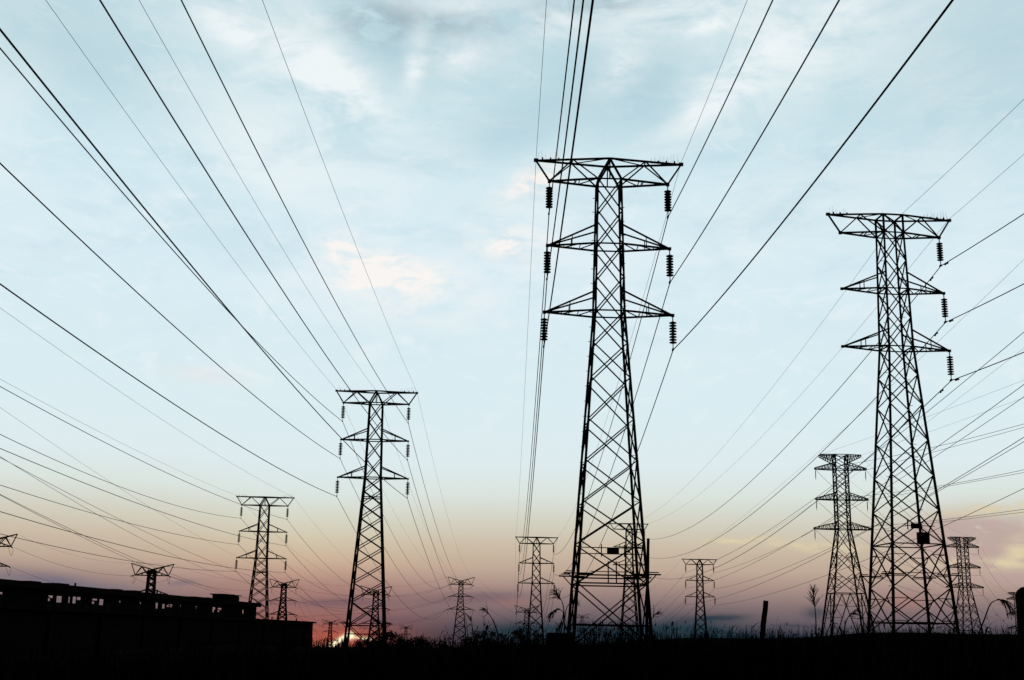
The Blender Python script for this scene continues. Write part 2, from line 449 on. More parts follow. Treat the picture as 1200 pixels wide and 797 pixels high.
NODES = [0, 4.2, 7.1, 9.9, 12.8, 15.8, 18.9, 21.5, 24, 26.6, 29.2, 31.8, HI]
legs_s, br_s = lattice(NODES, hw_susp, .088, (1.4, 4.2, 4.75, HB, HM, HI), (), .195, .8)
for s in (-1, 1):     # posts between the cross and the lower belt
    br_s.bar((s*.28, -2.42, 4.2), (s*.28, -2.3, 5.7), .08)
belt = MB()
for y in (-1, 1):
    belt.bar((0, y*.9, HI), (0, y*.9, HT), .09)
belt.bar((0, -.88, HT), (0, .88, HT), .12)
def join(a, b):
    i = len(a.v); a.v += b.v; a.f += [tuple(i+k for k in f) for f in b.f]; return a
def box_head():
    m = MB(); b = hw_susp(HI)
    for x in (-1, 1):
        m.bar((x*b, -b, HT), (x*b, b, HT), .12); m.bar((x*b, b, HT), (-x*b, b, HT), .13) if x > 0 else m.bar((x*b, -b, HT), (-x*b, -b, HT), .13)
        for y in (-1, 1): m.bar((x*b, y*b, HI), (-x*b, y*b, HT), .09)
        m.bar((x*b, -b, HI), (x*b, b, HT), .09)
    m.bar((-b, -b, HT), (b, b, HT), .08)
    return m
MESH_S = {'leg': [m.mesh('leg', M_STEEL) for m in legs_s], 'br': join(br_s, belt).mesh('bracing', M_STEEL)}
MESH_S['arms'] = [arm_susp(kind, s).mesh('crossarm', M_STEEL) for kind in ('top', 'mid', 'low') for s in (-1, 1)]
MESH_S['ins'] = string_mesh().mesh('insulator_string', M_INS)
# second body, for the tower on the right: taller bottom panel
NODES_B = [0, 3.6, 7.1, 9.9, 12.8, 15.8, 18.9, 21.5, 24, 26.6, 29.2, 31.8, HI]
legs_b, br_b = lattice(NODES_B, hw_susp, .085, (.75, 7.1, HB, HM, HI), ((3.6, 7.1), (0, 3.6)), .195, .8)
MESH_B = dict(MESH_S); MESH_B['leg'] = [m.mesh('leg', M_STEEL) for m in legs_b]; MESH_B['br'] = join(br_b, box_head()).mesh('bracing', M_STEEL)
MESH_B['arms'] = [arm_susp('top', s, True).mesh('crossarm', M_STEEL) for s in (-1, 1)] + MESH_S['arms'][2:]
# third body, for the towers on the left: closer bracing
NODES_C = [0, 4.3, 7.4, 9.9, 12.2, 14.4, 16.5, 18.5, 20.4, 22.2, 24, 26.6, 29.2, 31.8, HI]
legs_c, br_c = lattice(NODES_C, hw_susp, .12, (3.2, 4.3, 21.3, HB, HM, HI), (), .28, .8)
MESH_C = dict(MESH_S); MESH_C['leg'] = [m.mesh('leg', M_STEEL) for m in legs_c]; MESH_C['br'] = join(br_c, belt).mesh('bracing', M_STEEL)

legs_h, br_h = lattice(NODES, hw_susp, .17, (1.4, 4.2, HB, HM, HI), (), .34, .8)
HEAVY = 1.5
MESH_H = {'leg': [m.mesh('leg', M_STEEL) for m in legs_h], 'br': join(br_h, belt).mesh('bracing', M_STEEL)}
MESH_H['arms'] = [arm_susp(kind, s).mesh('crossarm', M_STEEL) for kind in ('top', 'mid', 'low') for s in (-1, 1)]
HEAVY = 1.15
MESH_C['arms'] = [arm_susp(kind, s).mesh('crossarm', M_STEEL) for kind in ('top', 'mid', 'low') for s in (-1, 1)]
HEAVY = 1.0
MESH_H['ins'] = string_mesh(10, .19, .26, .3).mesh('insulator_string', M_INS)
def spike_mesh(s, seed, n, span):
    r = random.Random(seed); m = MB()
    for k in range(n):
        x = s*(WT - .15 - span*k/n); y = r.uniform(-.12, .12)
        m.bar((x, y, HT), (x + r.uniform(-.10, .10), y + r.uniform(-.1, .1), HT + r.uniform(.35, .85)), .016, .010)
    for k in range(3):
        x = s*(WT - .5 - k*.62)
        m.box((x, 0, HT+.16), (.11, .11, .22))
    return m
MESH_SPL = spike_mesh(-1, 3, 6, 1.9).mesh('bird_spikes', M_STEEL)
MESH_SPR = spike_mesh(1, 4, 18, 2.3).mesh('bird_spikes', M_STEEL)
MESH_BOL = {sx: MB().bar((0, 0, 0), (sx*.36, 0, 0), .036).mesh('step_bolt', M_STEEL) for sx in (-1, 1)}
def add_bolts(t):
    for sx, sy in ((-1, -1), (1, 1)):
        h = 2.5
        while h < 33.5:
            o = link('step_bolt', MESH_BOL[sx], t); w = hw_susp(h); o.location = (sx*(w+.05), sy*w, h); h += 1.12
def guard_mesh(sx, sy, h):
    m = MB(); w = hw_susp(h)
    m.bar((sx*(w+1.0), sy*w, h), (sx*(w-.9), sy*w, h), .10)
    m.bar((sx*(w+.85), sy*w, h+.14), (sx*(w+.2), sy*w, h+.14), .07)
    m.bar((sx*(w+.7), sy*w, h), (sx*hw_susp(h-.7), sy*w, h-.7), .07)
    return m
def barb_mesh(h):
    m = MB(); w = hw_susp(h)
    for y in (-w, w):
        for d in (.5, .9, 1.25):
            m.bar((-w+1.0-d*.2, y, h+.1+.04*d), (w-1.0+d*.2, y, h+.1+.04*d), .022)
        for k in range(22):
            x = -w+.9 + (2*w-1.8)*k/21
            m.bar((x, y, h+.06), (x+.05, y+.03, h+.22), .012)
    return m
def susp_tower(key, label, M_=MESH_S, strings='LR', detail=2, group='suspension towers of the power lines'):
    x, y, z, yaw = SUSP[key]
    t = empty('transmission_tower', (x, y, z), yaw)
    tag(t, label, 'pylon', group)
    for me in M_['leg']: link('leg', me, t)
    link('bracing', M_['br'], t)
    for me in M_['arms']: link('crossarm', me, t)
    for w, h in ((WI, HI), (WM, HM), (WB, HB)):
        for c, s in (('L', -1), ('R', 1)):
            if c in strings:
                o = link('insulator_string', M_['ins'], t); o.location = (s*w, 0, h-.04)
    if detail > 0:
        for me in (MESH_SPL, MESH_SPR): link('bird_spikes', me, t)
    if detail > 1:
        add_bolts(t)
    return t

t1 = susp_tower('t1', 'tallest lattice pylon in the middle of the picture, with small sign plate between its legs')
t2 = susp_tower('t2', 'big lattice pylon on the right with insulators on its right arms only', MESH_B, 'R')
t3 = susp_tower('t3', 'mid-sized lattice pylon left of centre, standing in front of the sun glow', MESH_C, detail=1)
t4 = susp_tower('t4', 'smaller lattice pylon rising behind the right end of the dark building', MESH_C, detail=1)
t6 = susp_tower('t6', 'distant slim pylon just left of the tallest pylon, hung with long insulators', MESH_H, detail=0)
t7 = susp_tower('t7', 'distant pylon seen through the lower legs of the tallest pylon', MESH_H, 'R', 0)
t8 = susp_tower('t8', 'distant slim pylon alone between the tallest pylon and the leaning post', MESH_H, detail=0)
for sx in (-1, 1):
    for sy in (-1, 1):
        guard_mesh(sx, sy, 4.85).build('anti_climb_guard', M_STEEL, t1)
        guard_mesh(sx, sy, 4.6).build('anti_climb_guard', M_STEEL, t2)
        guard_mesh(sx, sy, 4.6).build('anti_climb_guard', M_STEEL, t3)
barb_mesh(4.85).build('barbed_wire', M_STEEL, t1)
barb_mesh(4.6).build('barbed_wire', M_STEEL, t2)
w64 = hw_susp(6.4)
sb = MB(); 
for hz in (6.2, 6.62): sb.bar((-w64, -w64, hz), (w64, -w64, hz), .06)
for x in (-.75, .85): sb.bar((x, -w64-.05, 6.0), (x, -w64-.05, 6.85), .07)
sgn = sb.build('sign_bracket', M_STEEL, t1)
so = MB().box((.05, -w64-.09, 6.41), (.84, .05, .40)).build('warning_sign', M_SIGN, t1)
w2 = hw_susp(7.0)
sb = MB(); sb.bar((-1.1, -w2-.05, 8.55), (1.5, -w2+.1, 8.55), .06); sb.bar((-.85, -w2-.05, 8.2), (-.85, -w2-.05, 9.0), .07)
sb.build('sign_bracket', M_STEEL, t2)
MB().box((-.1, -w2-.02, 8.52), (.95, .05, .42)).build('warning_sign', M_SIGN, t2)
jb = MB().box((.42, -w2-.02, 7.55), (.92, .45, .92)); jb.bar((.42, -w2-.02, 8.0), (.42, -w2+.1, 8.45), .05); jb.bar((.1, -w2-.02, 7.09), (.0, -w2+.2, 6.9), .05)
jb.build('junction_box', M_SIGN, t2)

# angle towers on the right: flat lattice arms under a waisted head
def hw_alt(h):
    if h >= 22.3: return 1.13
    return 1.13 + (22.3-h)*.142
NODES_A = [10.8, 14.6, 18.4, 22.3, 24.1, 25.9, 27.7, 29.5, 31.4, 33.3, 34.6, 36]
legs_a, br_a = lattice(NODES_A, hw_alt, .12, (10.8, 22.3, 27.7, 33.3, 36), ((10.8, 14.6), (14.6, 18.4)), .28, .8)
for k in range(4):      # inverted V from the feet up to the belt
    cA = ((-1, -1), (1, -1), (1, 1), (-1, 1)); c0, c1 = cA[k], cA[(k+1) % 4]
    def PA(c, h): return Vector((c[0]*hw_alt(h), c[1]*hw_alt(h), h))
    top = (PA(c0, 10.8)+PA(c1, 10.8))/2
    for c in (c0, c1):
        ft = PA(c, 0)
        br_a.bar(ft, top, .15)
        for t in (.35, .6, .8):
            q = ft.lerp(top, t)
            br_a.bar(q, PA(c, 10.8*t), .085); br_a.bar(q, PA(c, 10.8*min(1, t+.2)), .085)
MESH_A = {'leg': [m.mesh('leg', M_STEEL) for m in legs_a], 'br': br_a.mesh('bracing', M_STEEL), 'arms': []}
def arm_alt(w, h, up, b, s, inverted=False):
    m = MB()
    for s in (s,):
        for y in (-1, 1):
            if not inverted:
                tip = Vector((s*w, y*.25, h)); lo = Vector((s*b, y*b, h)); hi = Vector((s*b, y*b, h+up)); tu = Vector((s*w, y*.25, h+.25))
            else:
                tip = Vector((s*w, y*.6, h-.35)); lo = Vector((s*b, y*b, h-up)); hi = Vector((s*b, y*b, h)); tu = Vector((s*w, y*.6, h))
            m.bar(lo, tip, .15); m.bar(hi, tu, .14); m.bar(tip, tu, .14)
            n = 6
            for k in range(n):
                a = lo.lerp(tip, k/n); c = hi.lerp(tu, (k+.5)/n); d = lo.lerp(tip, (k+1)/n)
                m.bar(a, c, .08); m.bar(c, d, .08)
        for k in range(5):
            t0, t1_ = k/5, (k+1)/5
            hh = h if not inverted else h
            yy0 = b + (.25-b)*t0; yy1 = b + (.25-b)*t1_
            m.bar((s*(b+(w-b)*t0), -yy0, hh), (s*(b+(w-b)*t1_), yy1, hh), .07)
    return m
for s in (-1, 1): MESH_A['arms'].append(arm_alt(3.75, 36, 1.6, 1.13, s, True).mesh('crossarm', M_STEEL))
for w, h in ((4.75, 33.3), (4.8, 27.7), (5.3, 22.3)):
    for s in (-1, 1): MESH_A['arms'].append(arm_alt(w, h, 1.25, 1.13, s).mesh('crossarm', M_STEEL))
pil = MB(); pil.bar((0, 0, 0), (0, 0, -.3), .05)
for k in range(9): pil.lathe((0, 0, -.3-k*.15), [(.04, 0), (.10, -.05), (.10, -.08), (.04, -.15)], 8)
pil.bar((0, 0, -1.65), (0, 0, -2.0), .06)
MESH_A['ins'] = pil.mesh('insulator_string', M_INS)
def alt_tower(key, label, strings='LR'):
    x, y, z, yaw = ALT[key]
    t = empty('angle_tower', (x, y, z), yaw); tag(t, label, 'pylon', 'angle towers on the right')
    for me in MESH_A['leg']: link('leg', me, t)
    link('bracing', MESH_A['br'], t)
    for me in MESH_A['arms']: link('crossarm', me, t)
    for w, h in ((4.75, 33.3), (4.8, 27.7), (5.3, 22.3)):
        for c, s in (('L', -1), ('R', 1)):
            if c in strings:
                o = link('insulator_string', MESH_A['ins'], t); o.location = (s*(w-.12), 0, h)
    return t
alt_tower('t5', 'broad pylon with flat trussed arms left of the big right-hand pylon')
alt_tower('t9', 'small flat-armed pylon seen just right of the big right-hand pylon', 'R')
alt_tower('t19', 'tiny flat-armed pylon at the right edge, half hidden by the round-topped post', 'L')

# strain towers far off: two raised horns over three short arms
def hw_str(h):
    if h >= 22: return .95 - (h-22)*.02
    return .95 + (22-h)*.095
NODES_D = [-4, 0, 4, 7.5, 10.5, 13.2, 15.4, 17.2, 18.9, 20.6, 22.3, 23.9, 25.5, 27, 28.4]
legs_d, br_d = lattice(NODES_D, hw_str, .24, (4, 10.5, 17.2, 22.3, 27), (), .44, .5)
MESH_D = {'leg': [m.mesh('leg', M_STEEL) for m in legs_d], 'br': br_d.mesh('bracing', M_STEEL)}
horn = MB(); horn.k = 1.5
for s in (-1, 1):
    for y in (-1, 1):
        b = .8
        tip = Vector((s*5.5, 0, 30)); c = Vector((0, y*b, 28.5)); mid = c.lerp(tip, .5); a1 = Vector((s*4.3, 0, 27)); lo = Vector((s*b, y*b, 27))
        horn.bar(c, tip, .16); horn.bar(tip, a1, .13); horn.bar(a1, mid, .12); horn.bar(mid, lo, .12); horn.bar(lo, c, .16)
MESH_D['horn'] = horn.mesh('earth_wire_horns', M_STEEL)
MESH_D['arms'] = []
for w, h in ((4.3, 27), (4.3, 22.3), (4.8, 17.2)):
    for s in (-1, 1):
        m = MB(); m.k = 1.6
        for y in (-1, 1):
            b = hw_str(h); tip = Vector((s*w, 0, h)); lo = Vector((s*b, y*b, h)); up = Vector((s*b, y*b, h+1.1))
            m.bar(lo, tip, .15); m.bar(up, tip, .13); m.bar(lo.lerp(tip, .5), up.lerp(tip, .5), .09)
        m.box((s*w, 0, h), (.25, .25, .25))
        MESH_D['arms'].append(m.mesh('crossarm', M_STEEL))
def jumper_mesh(s):
    m = MB()
    pts = [Vector((s*(1.3*math.sin(math.pi*k/10)*.25), -1.5+3*k/10, -.25-1.9*math.sin(math.pi*k/10))) for k in range(11)]
    m.tube(pts, .035, 5)
    return m
MESH_D['jump'] = {s: jumper_mesh(s).mesh('jumper_loop', M_WIRE) for s in (-1, 1)}
def strain_string(s):
    m = MB()
    d = Vector((s*.55, -.75, -.22)).normalized()
    m.bar((0, 0, 0), d*.3, .06)
    for k in range(7): m.lathe(d*(.3+.16*k), [(.05, 0), (.15, .05), (.15, .09), (.05, .16)], 8, d)
    m.bar(d*1.4, d*1.75, .07)
    return m
MESH_D['ins'] = {s: strain_string(s).mesh('insulator_string', M_INS) for s in (-1, 1)}
def strain_tower(key, label):
    x, y, z, yaw = STRAIN[key]
    t = empty('strain_tower', (x, y, z), yaw); tag(t, label, 'pylon', 'far strain towers on the horizon')
    for me in MESH_D['leg']: link('leg', me, t)
    link('bracing', MESH_D['br'], t); link('earth_wire_horns', MESH_D['horn'], t)
    for me in MESH_D['arms']: link('crossarm', me, t)
    for w, h in ((4.3, 27), (4.3, 22.3), (4.8, 17.2)):
        for s in (-1, 1):
            o = link('insulator_string', MESH_D['ins'][s], t); o.location = (s*w, 0, h)
            o = link('jumper_loop', MESH_D['jump'][s], t); o.location = (s*w, 0, h)
    return t
strain_tower('t10', 'far horned pylon with drooping jumper loops, right of the mid-sized left pylon')
strain_tower('t11', 'far horned pylon close behind the pylon at the end of the dark building')
strain_tower('t12', 'horned pylon whose top stands above the long roof of the dark building')
strain_tower('t13', 'pylon cut off by the left edge, only its right arm tips showing')
strain_tower('t14', 'far horned pylon tangled up behind the legs of the mid-sized left pylon')
strain_tower('t15', 'tiny horned pylon on the horizon just left of the sun glow')
strain_tower('t16', 'smallest horned pylon on the horizon, right of the mid-sized left pylon')
strain_tower('t17', 'far horned pylon overlapping the foot of the slim pylon left of the tallest one')
strain_tower('t18', 'tiny horned pylon behind the left foot of the tallest pylon')

# ------------------------------------------------------------------ power lines
def frame(t, dx, dz):
    x, y, z, yaw = t
    return Vector((x + dx*math.cos(yaw), y + dx*math.sin(yaw), z + dz))
def A_s(t, k):
    if k == 'C': return frame(t, 0, HT+.1)
    if k == 'C2': return frame(t, .9, HT+.1)
    s = -1 if k[1] == 'L' else 1
    w, h = {'T': (WT, HT+.15), 'I': (WI, HI-2.64), 'M': (WM, HM-2.64), 'B': (WB, HB-2.64)}[k[0]]
    return frame(t, s*w, h)
def A_a(t, k):
    s = -1 if k[1] == 'L' else 1
    w, h = {'T': (3.75, 36), 'I': (4.75, 33.3), 'M': (4.8, 27.7), 'B': (5.3, 22.3)}[k[0]]
    return frame(t, s*w, h)
def A_p(t, k):      # at the foot of a pilot insulator
    if k[0] == 'T': return A_a(t, k)
    p = A_a(t, k); p.z -= 2.0; return p
def A_d(t, k):
    if k in ('C', 'C2'): return frame(t, 0, 28.6)
    s = -1 if k[1] == 'L' else 1
    w, h = {'T': (5.5, 30), 'I': (5.2, 26.8), 'M': (5.2, 22.1), 'B': (5.7, 17.0)}[k[0]]
    return frame(t, s*w, h)
def span(a, b, S, n=40):
    out = []
    for i in range(n+1):
        s = i/n; p = a.lerp(b, s); p.z -= 4*S*s*(1-s); out.append(p)
    return out
SIDE = {'L': 'left', 'R': 'right'}
LVL = {'I': 'top', 'M': 'middle', 'B': 'bottom'}
def cable(points, r, label, group, name='power_cable', cat='cable'):
    m = MB(); m.tube(points, r, 6)
    o = m.build(name, M_WIRE); tag(o, label, cat, group)
    for p in o.data.polygons: p.use_smooth = True
    return o
def line(keys, towers, fns, sags, who, group, off={}, rc=.036, re=.0145, n0=70, ek=.7):
    """one wire per key, running through every tower of the line"""
    made = {}
    for k in keys:
        pts = []
        for i in range(len(towers)-1):
            a = fns[i](towers[i], k); b = fns[i+1](towers[i+1], k)
            S = sags[i]*(ek if k[0] in 'TC' else 1)
            if i == 0 and k in off: a = a + Vector((off[k][0], 0, off[k][1])); S += off[k][2]
            seg = span(a, b, S, n0)
            pts += seg if not pts else seg[1:]
        if k[0] in 'TC':
            pos = {'TL': 'left arm end', 'TR': 'right arm end', 'C': 'peak', 'C2': 'boxed head'}[k]
            made[k] = cable(pts, re, 'thin earth wire over the %s of %s' % (pos, who), group, 'earth_wire', 'wire')
        else:
            made[k] = cable(pts, rc, 'cable under the %s %s arm of %s' % (LVL[k[0]], SIDE[k[1]], who), group)
    return made
P1 = (5.992, -138.8, 5.72, .0389); P2 = (33.7, -121.6, 9.93, .112); P3 = (-19.5, -63.3, 1.87, -.011)
P4 = (-49.46, -29.65, -1.62, .043); P8 = (53.42, 4.67, 12.15, -.039); P5 = (98.7, 34, -6.6, 0.); P11 = (-53.75, 26.4, 4.73, 0.)
OFF1 = {'IL': [0.49, -0.2, 0.4], 'ML': [0.37, 0.06, -0.22], 'BL': [0.17, 0.31, -0.94], 'TL': [0.89, -0.04, 0.04], 'TR': [-0.25, 0.1, -0.08]}
OFF2 = {'IR': [0.2, -0.29, 0.27], 'MR': [0.15, -0.28, 0.26], 'BR': [-0.33, 0.52, -0.27], 'TR': [-0.57, 0.64, -0.59], 'C2': [0.1, -0.11, 0.09]}
OFF3 = {'BL': [0.13, -1.19, -0.46], 'ML': [-0.24, -0.03, -0.04], 'IL': [0.7, -0.61, 0.41], 'BR': [-1.37, 1.1, -0.35], 'MR': [-0.14, 0.35, -0.04], 'IR': [0.48, -0.05, 0.01], 'TL': [0.28, 0.18, 0.05], 'C': [0.85, -0.04, 1.47], 'TR': [0.65, 0.21, 0.1]}
OFF4 = {'IR': [-0.24, -0.18, -0.22], 'IL': [5.26, 3.51, 2.76], 'MR': [-0.47, -0.63, -0.43], 'ML': [-0.25, -0.43, -0.07], 'BR': [-0.44, -0.67, -0.28], 'BL': [0.92, 1.21, 0.46]}
OFF8 = {'TR': [-0.4, 0.82, 0.64], 'IR': [0.7, 0.67, 0.17], 'MR': [1.39, 1.22, 0.24], 'BR': [0.91, -0.71, -0.77]}
OFF5 = {'TR': [-6.3, 13.5, .1], 'IR': [-2.2, 7.4, -1.5], 'MR': [-2.2, 2.9, -1.8], 'ML': [-7.4, 11.5, 3.6], 'BR': [-1.1, 2.2, -1.8], 'BL': [-3.9, 8.9, 2.1], 'IL': [-7, 11, 3], 'TL': [-6, 13, .5]}
OFF11 = {'TR': [-2.45, -1.9, 1.02], 'IR': [-2.9, -5.36, -1.98], 'IL': [0.35, 3.1, 0.1], 'MR': [-1.32, -2.59, 0.45], 'ML': [1.75, 2.56, 0.33]}
ALLK = ['IL', 'ML', 'BL', 'IR', 'MR', 'BR', 'TL', 'TR']
line(ALLK, [P1, SUSP['t1'], SUSP['t6'], STRAIN['t17']], [A_s, A_s, A_s, A_d], [6.8, 7.0, 6.0],
     'the tallest pylon', 'cables of the line through the tallest pylon', OFF1, .037)
l2 = line(['IR', 'MR', 'BR', 'TR', 'C2'], [P2, SUSP['t2'], SUSP['t7'], STRAIN['t18']], [A_s, A_s, A_s, A_d], [6.3, 7.0, 14.0],
     'the big right-hand pylon', 'cables of the line through the big right-hand pylon', OFF2, .038)
line(ALLK + ['C'], [P3, SUSP['t3'], STRAIN['t10']], [A_s, A_s, A_d], [4.2, 9.0],
     'the mid-sized pylon left of centre', 'cables of the line through the mid-sized left pylon', OFF3)
line(ALLK, [P4, SUSP['t4'], STRAIN['t14']], [A_s, A_s, A_d], [4.9, 5.0],
     'the pylon behind the dark building', 'cables of the line behind the dark building', OFF4, .033)
line(ALLK, [P8, SUSP['t8'], STRAIN['t18']], [A_s, A_s, A_d], [6.7, 16.0],
     'the slim pylon near the leaning post', 'cables of the line through the slim pylon near the leaning post', OFF8, .034)
line(ALLK, [P5, ALT['t5'], ALT['t9'], ALT['t19']], [A_a, A_a, A_p, A_p], [2.0, 3.5, 4.0],
     'the flat-armed pylon on the right', 'cables of the line turning at the flat-armed pylons', OFF5, .030)
line(['TR', 'IR', 'IL', 'MR', 'ML'], [P11, STRAIN['t11'], STRAIN['t15']], [A_d, A_d, A_d], [6.5, 8.0],
     'the horned pylon by the building end', 'cables reaching the far horned pylon behind the building', OFF11, .028)
# the cross-country line joining the strain towers
for lv, nm in (('T', 'topmost'), ('I', 'upper'), ('M', 'middle'), ('B', 'lowest')):
    order = ['t13', 't12', 't11', 't14', 't10', 't17', 't18']
    pts = []
    for a, b in zip(order[:-1], order[1:]):
        p = A_d(STRAIN[a], lv+'R'); q = A_d(STRAIN[b], lv+'L')
        S = {'t13': 1.6, 't12': 2.0, 't11': .8, 't14': .9, 't10': .8, 't17': 8.0}[a]
        seg = span(p, q, S, 26)
        if pts and lv != 'T':                    # jumper loop through the tower
            loop = span(pts[-1], seg[0], 1.8, 10)
            pts += loop[1:-1]
        pts += seg
    cable(pts, .03 if lv != 'T' else .018, '%s wire of the cross line strung between the far horned pylons' % nm, 'wires of the cross line between the horned pylons')
# second circuit between the left-hand strain towers
for lv, nm in (('I', 'upper'), ('M', 'middle'), ('B', 'lower')):
    p = A_d(STRAIN['t10'], lv+'L') + Vector((0, 1.2, -.25)); q = A_d(STRAIN['t14'], lv+'R') + Vector((0, 1.0, -.3))
    far = Vector((-150, 395, q.z-3.5))
    cable(span(p, q, 1.2, 26) + span(q, far, 2.4, 26)[1:], .03, '%s wire running left from the jumper-looped horned pylon, low over the horizon' % nm,
          'wires running left from the looped horned pylon')
# vibration dampers on the conductors of the right-hand tower
def damper(w, p, d):
    m = MB(); d = d.normalized()
    c = p + Vector((0, 0, -.10))
    m.bar(p, c, .06)
    m.bar(c - d*.28, c + d*.28, .035)
    for s in (-1, 1): m.lathe(c + d*(.16*s), [(.05, 0), (.09, .03), (.09, .17), (.05, .2)], 8, d*s)
    m.build('vibration_damper', M_STEEL, w)
for k in ('IR', 'MR', 'BR'):
    a = A_s(SUSP['t2'], k); b = A_s(SUSP['t7'], k); p = A_s(P2, k)
    s1 = span(a, b, 7.0, 200); s0 = span(a, p, 6.3, 200)
    damper(l2[k], s1[2], s1[3]-s1[1]); damper(l2[k], s0[1].lerp(s0[2], .2), s0[2]-s0[1])

# ------------------------------------------------------------------ the dark building
bt = empty('industrial_building', (-27, 110, -1.2)); tag(bt, 'long low dark shed with a raised strip of roof windows, cut by the left edge', 'building')
BO = Vector(bt.location)
U = Vector((.1062, 1, 0)).normalized(); V = Vector((-U.y, U.x, 0))          # along the shed, and away to the left
C0 = Vector((-23.22, 151, 0))                                               # far right-hand corner
def bp(u, v, z): return C0 + U*u + V*v + Vector((0, 0, z)) - BO             # u metres towards the far end (negative = nearer)
def slab(m, u0, u1, v0, v1, z0, z1):
    i = len(m.v)
    for z in (z0, z1):
        for u, v in ((u0, v0), (u1, v0), (u1, v1), (u0, v1)): m.v.append(bp(u, v, z))
    for q in ((3, 2, 1, 0), (4, 5, 6, 7), (0, 1, 5, 4), (1, 2, 6, 5), (2, 3, 7, 6), (3, 0, 4, 7)):
        m.f.append(tuple(i+k for k in q))
LB = 118
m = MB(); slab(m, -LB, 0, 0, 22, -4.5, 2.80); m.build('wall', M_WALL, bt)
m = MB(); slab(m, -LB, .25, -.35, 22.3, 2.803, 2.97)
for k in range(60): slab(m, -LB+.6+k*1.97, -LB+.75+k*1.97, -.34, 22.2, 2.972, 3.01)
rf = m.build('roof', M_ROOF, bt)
# pilasters, doors and a loading canopy on the yard side
for k in range(15):
    m = MB(); slab(m, -LB+2+k*8, -LB+2.5+k*8, -.18, -.003, -4.4, 2.79)
    m.build('pilaster', M_WALL, bt)
# raised monitor: posts, panels, roof
def u_at(px, v):    # where a sight line through the photograph crosses the plane v of the shed
    d = ray(px, 700); d = Vector((d.x, d.y, 0))
    n = V; q = C0 + V*v
    t = q.dot(n)/d.dot(n)
    return (d*t - C0).dot(U)
V0, V1 = 4.2, 9.2
ME = u_at(301.5, V0)
opens = [(-6, 4), (56, 63.5), (66, 74), (76, 83.5), (85, 96), (101, 107), (108, 115.5), (116.5, 123), (125, 131), (182, 187), (188, 195), (196, 204), (250, 255), (256, 261.5), (285, 287.6), (140, 143), (148, 150), (164, 167), (212, 214), (230, 233)]
ops = sorted((u_at(a, V0), u_at(b, V0)) for a, b in opens)
prev = -LB
for a, b in ops + [(ME, ME)]:
    if a - prev > .02:
        m = MB(); slab(m, prev, a, V0, V0+.12, 2.975, 4.42); m.build('clerestory_panel', M_WALL, bt)
    prev = b
for a, b in ops:
    f = MB()
    zt = rnd.choice((4.06, 4.0, 4.02)); zb = rnd.choice((3.56, 3.62, 3.6, 3.78))
    slab(f, a, b, V0+.02, V0+.10, zt, 4.42); slab(f, a, b, V0+.02, V0+.10, 2.98, zb)
    slab(f, a, a+.10, V0+.01, V0+.11, zb, zt)
    if b - a > 1.6: slab(f, (a+b)/2-.04, (a+b)/2+.04, V0+.03, V0+.09, zb, zt)
    if rnd.random() < .45:          # a slipped or broken bar across the opening
        f.bar(bp(a+.1, V0+.06, zt-rnd.uniform(0, .15)), bp(b-.1, V0+.06, zb+rnd.uniform(0, .2)), .06)
    if rnd.random() < .35: slab(f, a+(b-a)*.55, b, V0+.025, V0+.095, zb, zb+(zt-zb)*rnd.uniform(.4, .8))
    f.build('window_frame', M_FRAME, bt)
for k in range(28):
    m = MB(); slab(m, -LB+k*4.2, -LB+.25+k*4.2, V1-.25, V1, 2.98, 4.42)
    m.build('clerestory_post', M_FRAME, bt)
m = MB(); slab(m, -LB, ME+.3, V0-.45, V1+.45, 4.423, 4.85)
m.build('monitor_roof', M_ROOF, bt)
for k, px in enumerate((12, 38, 70, 101, 139, 160, 196, 231, 246, 290)):
    u = u_at(px, V0); m = MB()
    if k % 3 == 0: m.tube([bp(u, V0+1, 4.83), bp(u, V0+1, 5.05+.04*k)], .08, 8)
    else: slab(m, u, u+1.2+.3*(k % 4), V0+.2, V0+1.4, 4.853, 4.93+.03*(k % 3))
    m.build('roof_cowl' if k % 3 == 0 else 'roof_patch', M_ROOF, bt)
ua, ub = u_at(266, V0), u_at(283, V0)
m = MB(); slab(m, ua, ub, V0+.3, V0+1.6, 4.853, 5.42); rv = m.build('roof_vent', M_ROOF, bt)
m = MB(); slab(m, ua-.3, ub+.3, V0+.1, V0+1.8, 5.423, 5.52); m.build('vent_cap', M_ROOF, rv)
# slim parapet rail and pipes on the lower roof
for u in (-2, -12, -25):
    m = MB(); m.tube([bp(u, 1.5, 2.97), bp(u, 1.5, 3.35)], .07, 8)
    m.build('vent_pipe', M_ROOF, bt)

# ------------------------------------------------------------------ posts, block
def post(base, top, r0, r1, name, label, cat, round_top=False, mat_=M_WOOD):
    m = MB(); b = Vector(base); t = Vector(top); pts = []
    n = 10
    for k in range(n+1):
        p = b.lerp(t, k/n); p += Vector((rnd.uniform(-.1, .1)*r0, rnd.uniform(-.1, .1)*r0, 0)) if 0 < k < n else Vector()
        pts.append(p)
    m.tube(pts, r0, 10, r1)
    if round_top:
        d = (t-b).normalized()
        m.lathe(t, [(r1*1.0, -.01), (r1*.96, r1*.25), (r1*.8, r1*.55), (r1*.5, r1*.78), (r1*.1, r1*.87)], 12, d)
    o = m.build(name, mat_); tag(o, label, cat)
    for p in o.data.polygons: p.use_smooth = True
    return o
D = 46
tp = at(897.5, 704, D); bs = at(893.8, 742, D); gz = ground_z(bs.x, bs.y)
bs = bs + (bs - tp)*((bs.z - gz + .3)/(tp.z - bs.z))
post(bs, tp, .115, .095, 'leaning_post', 'leaning dark wooden post standing alone in the weeds', 'post')
D = 30
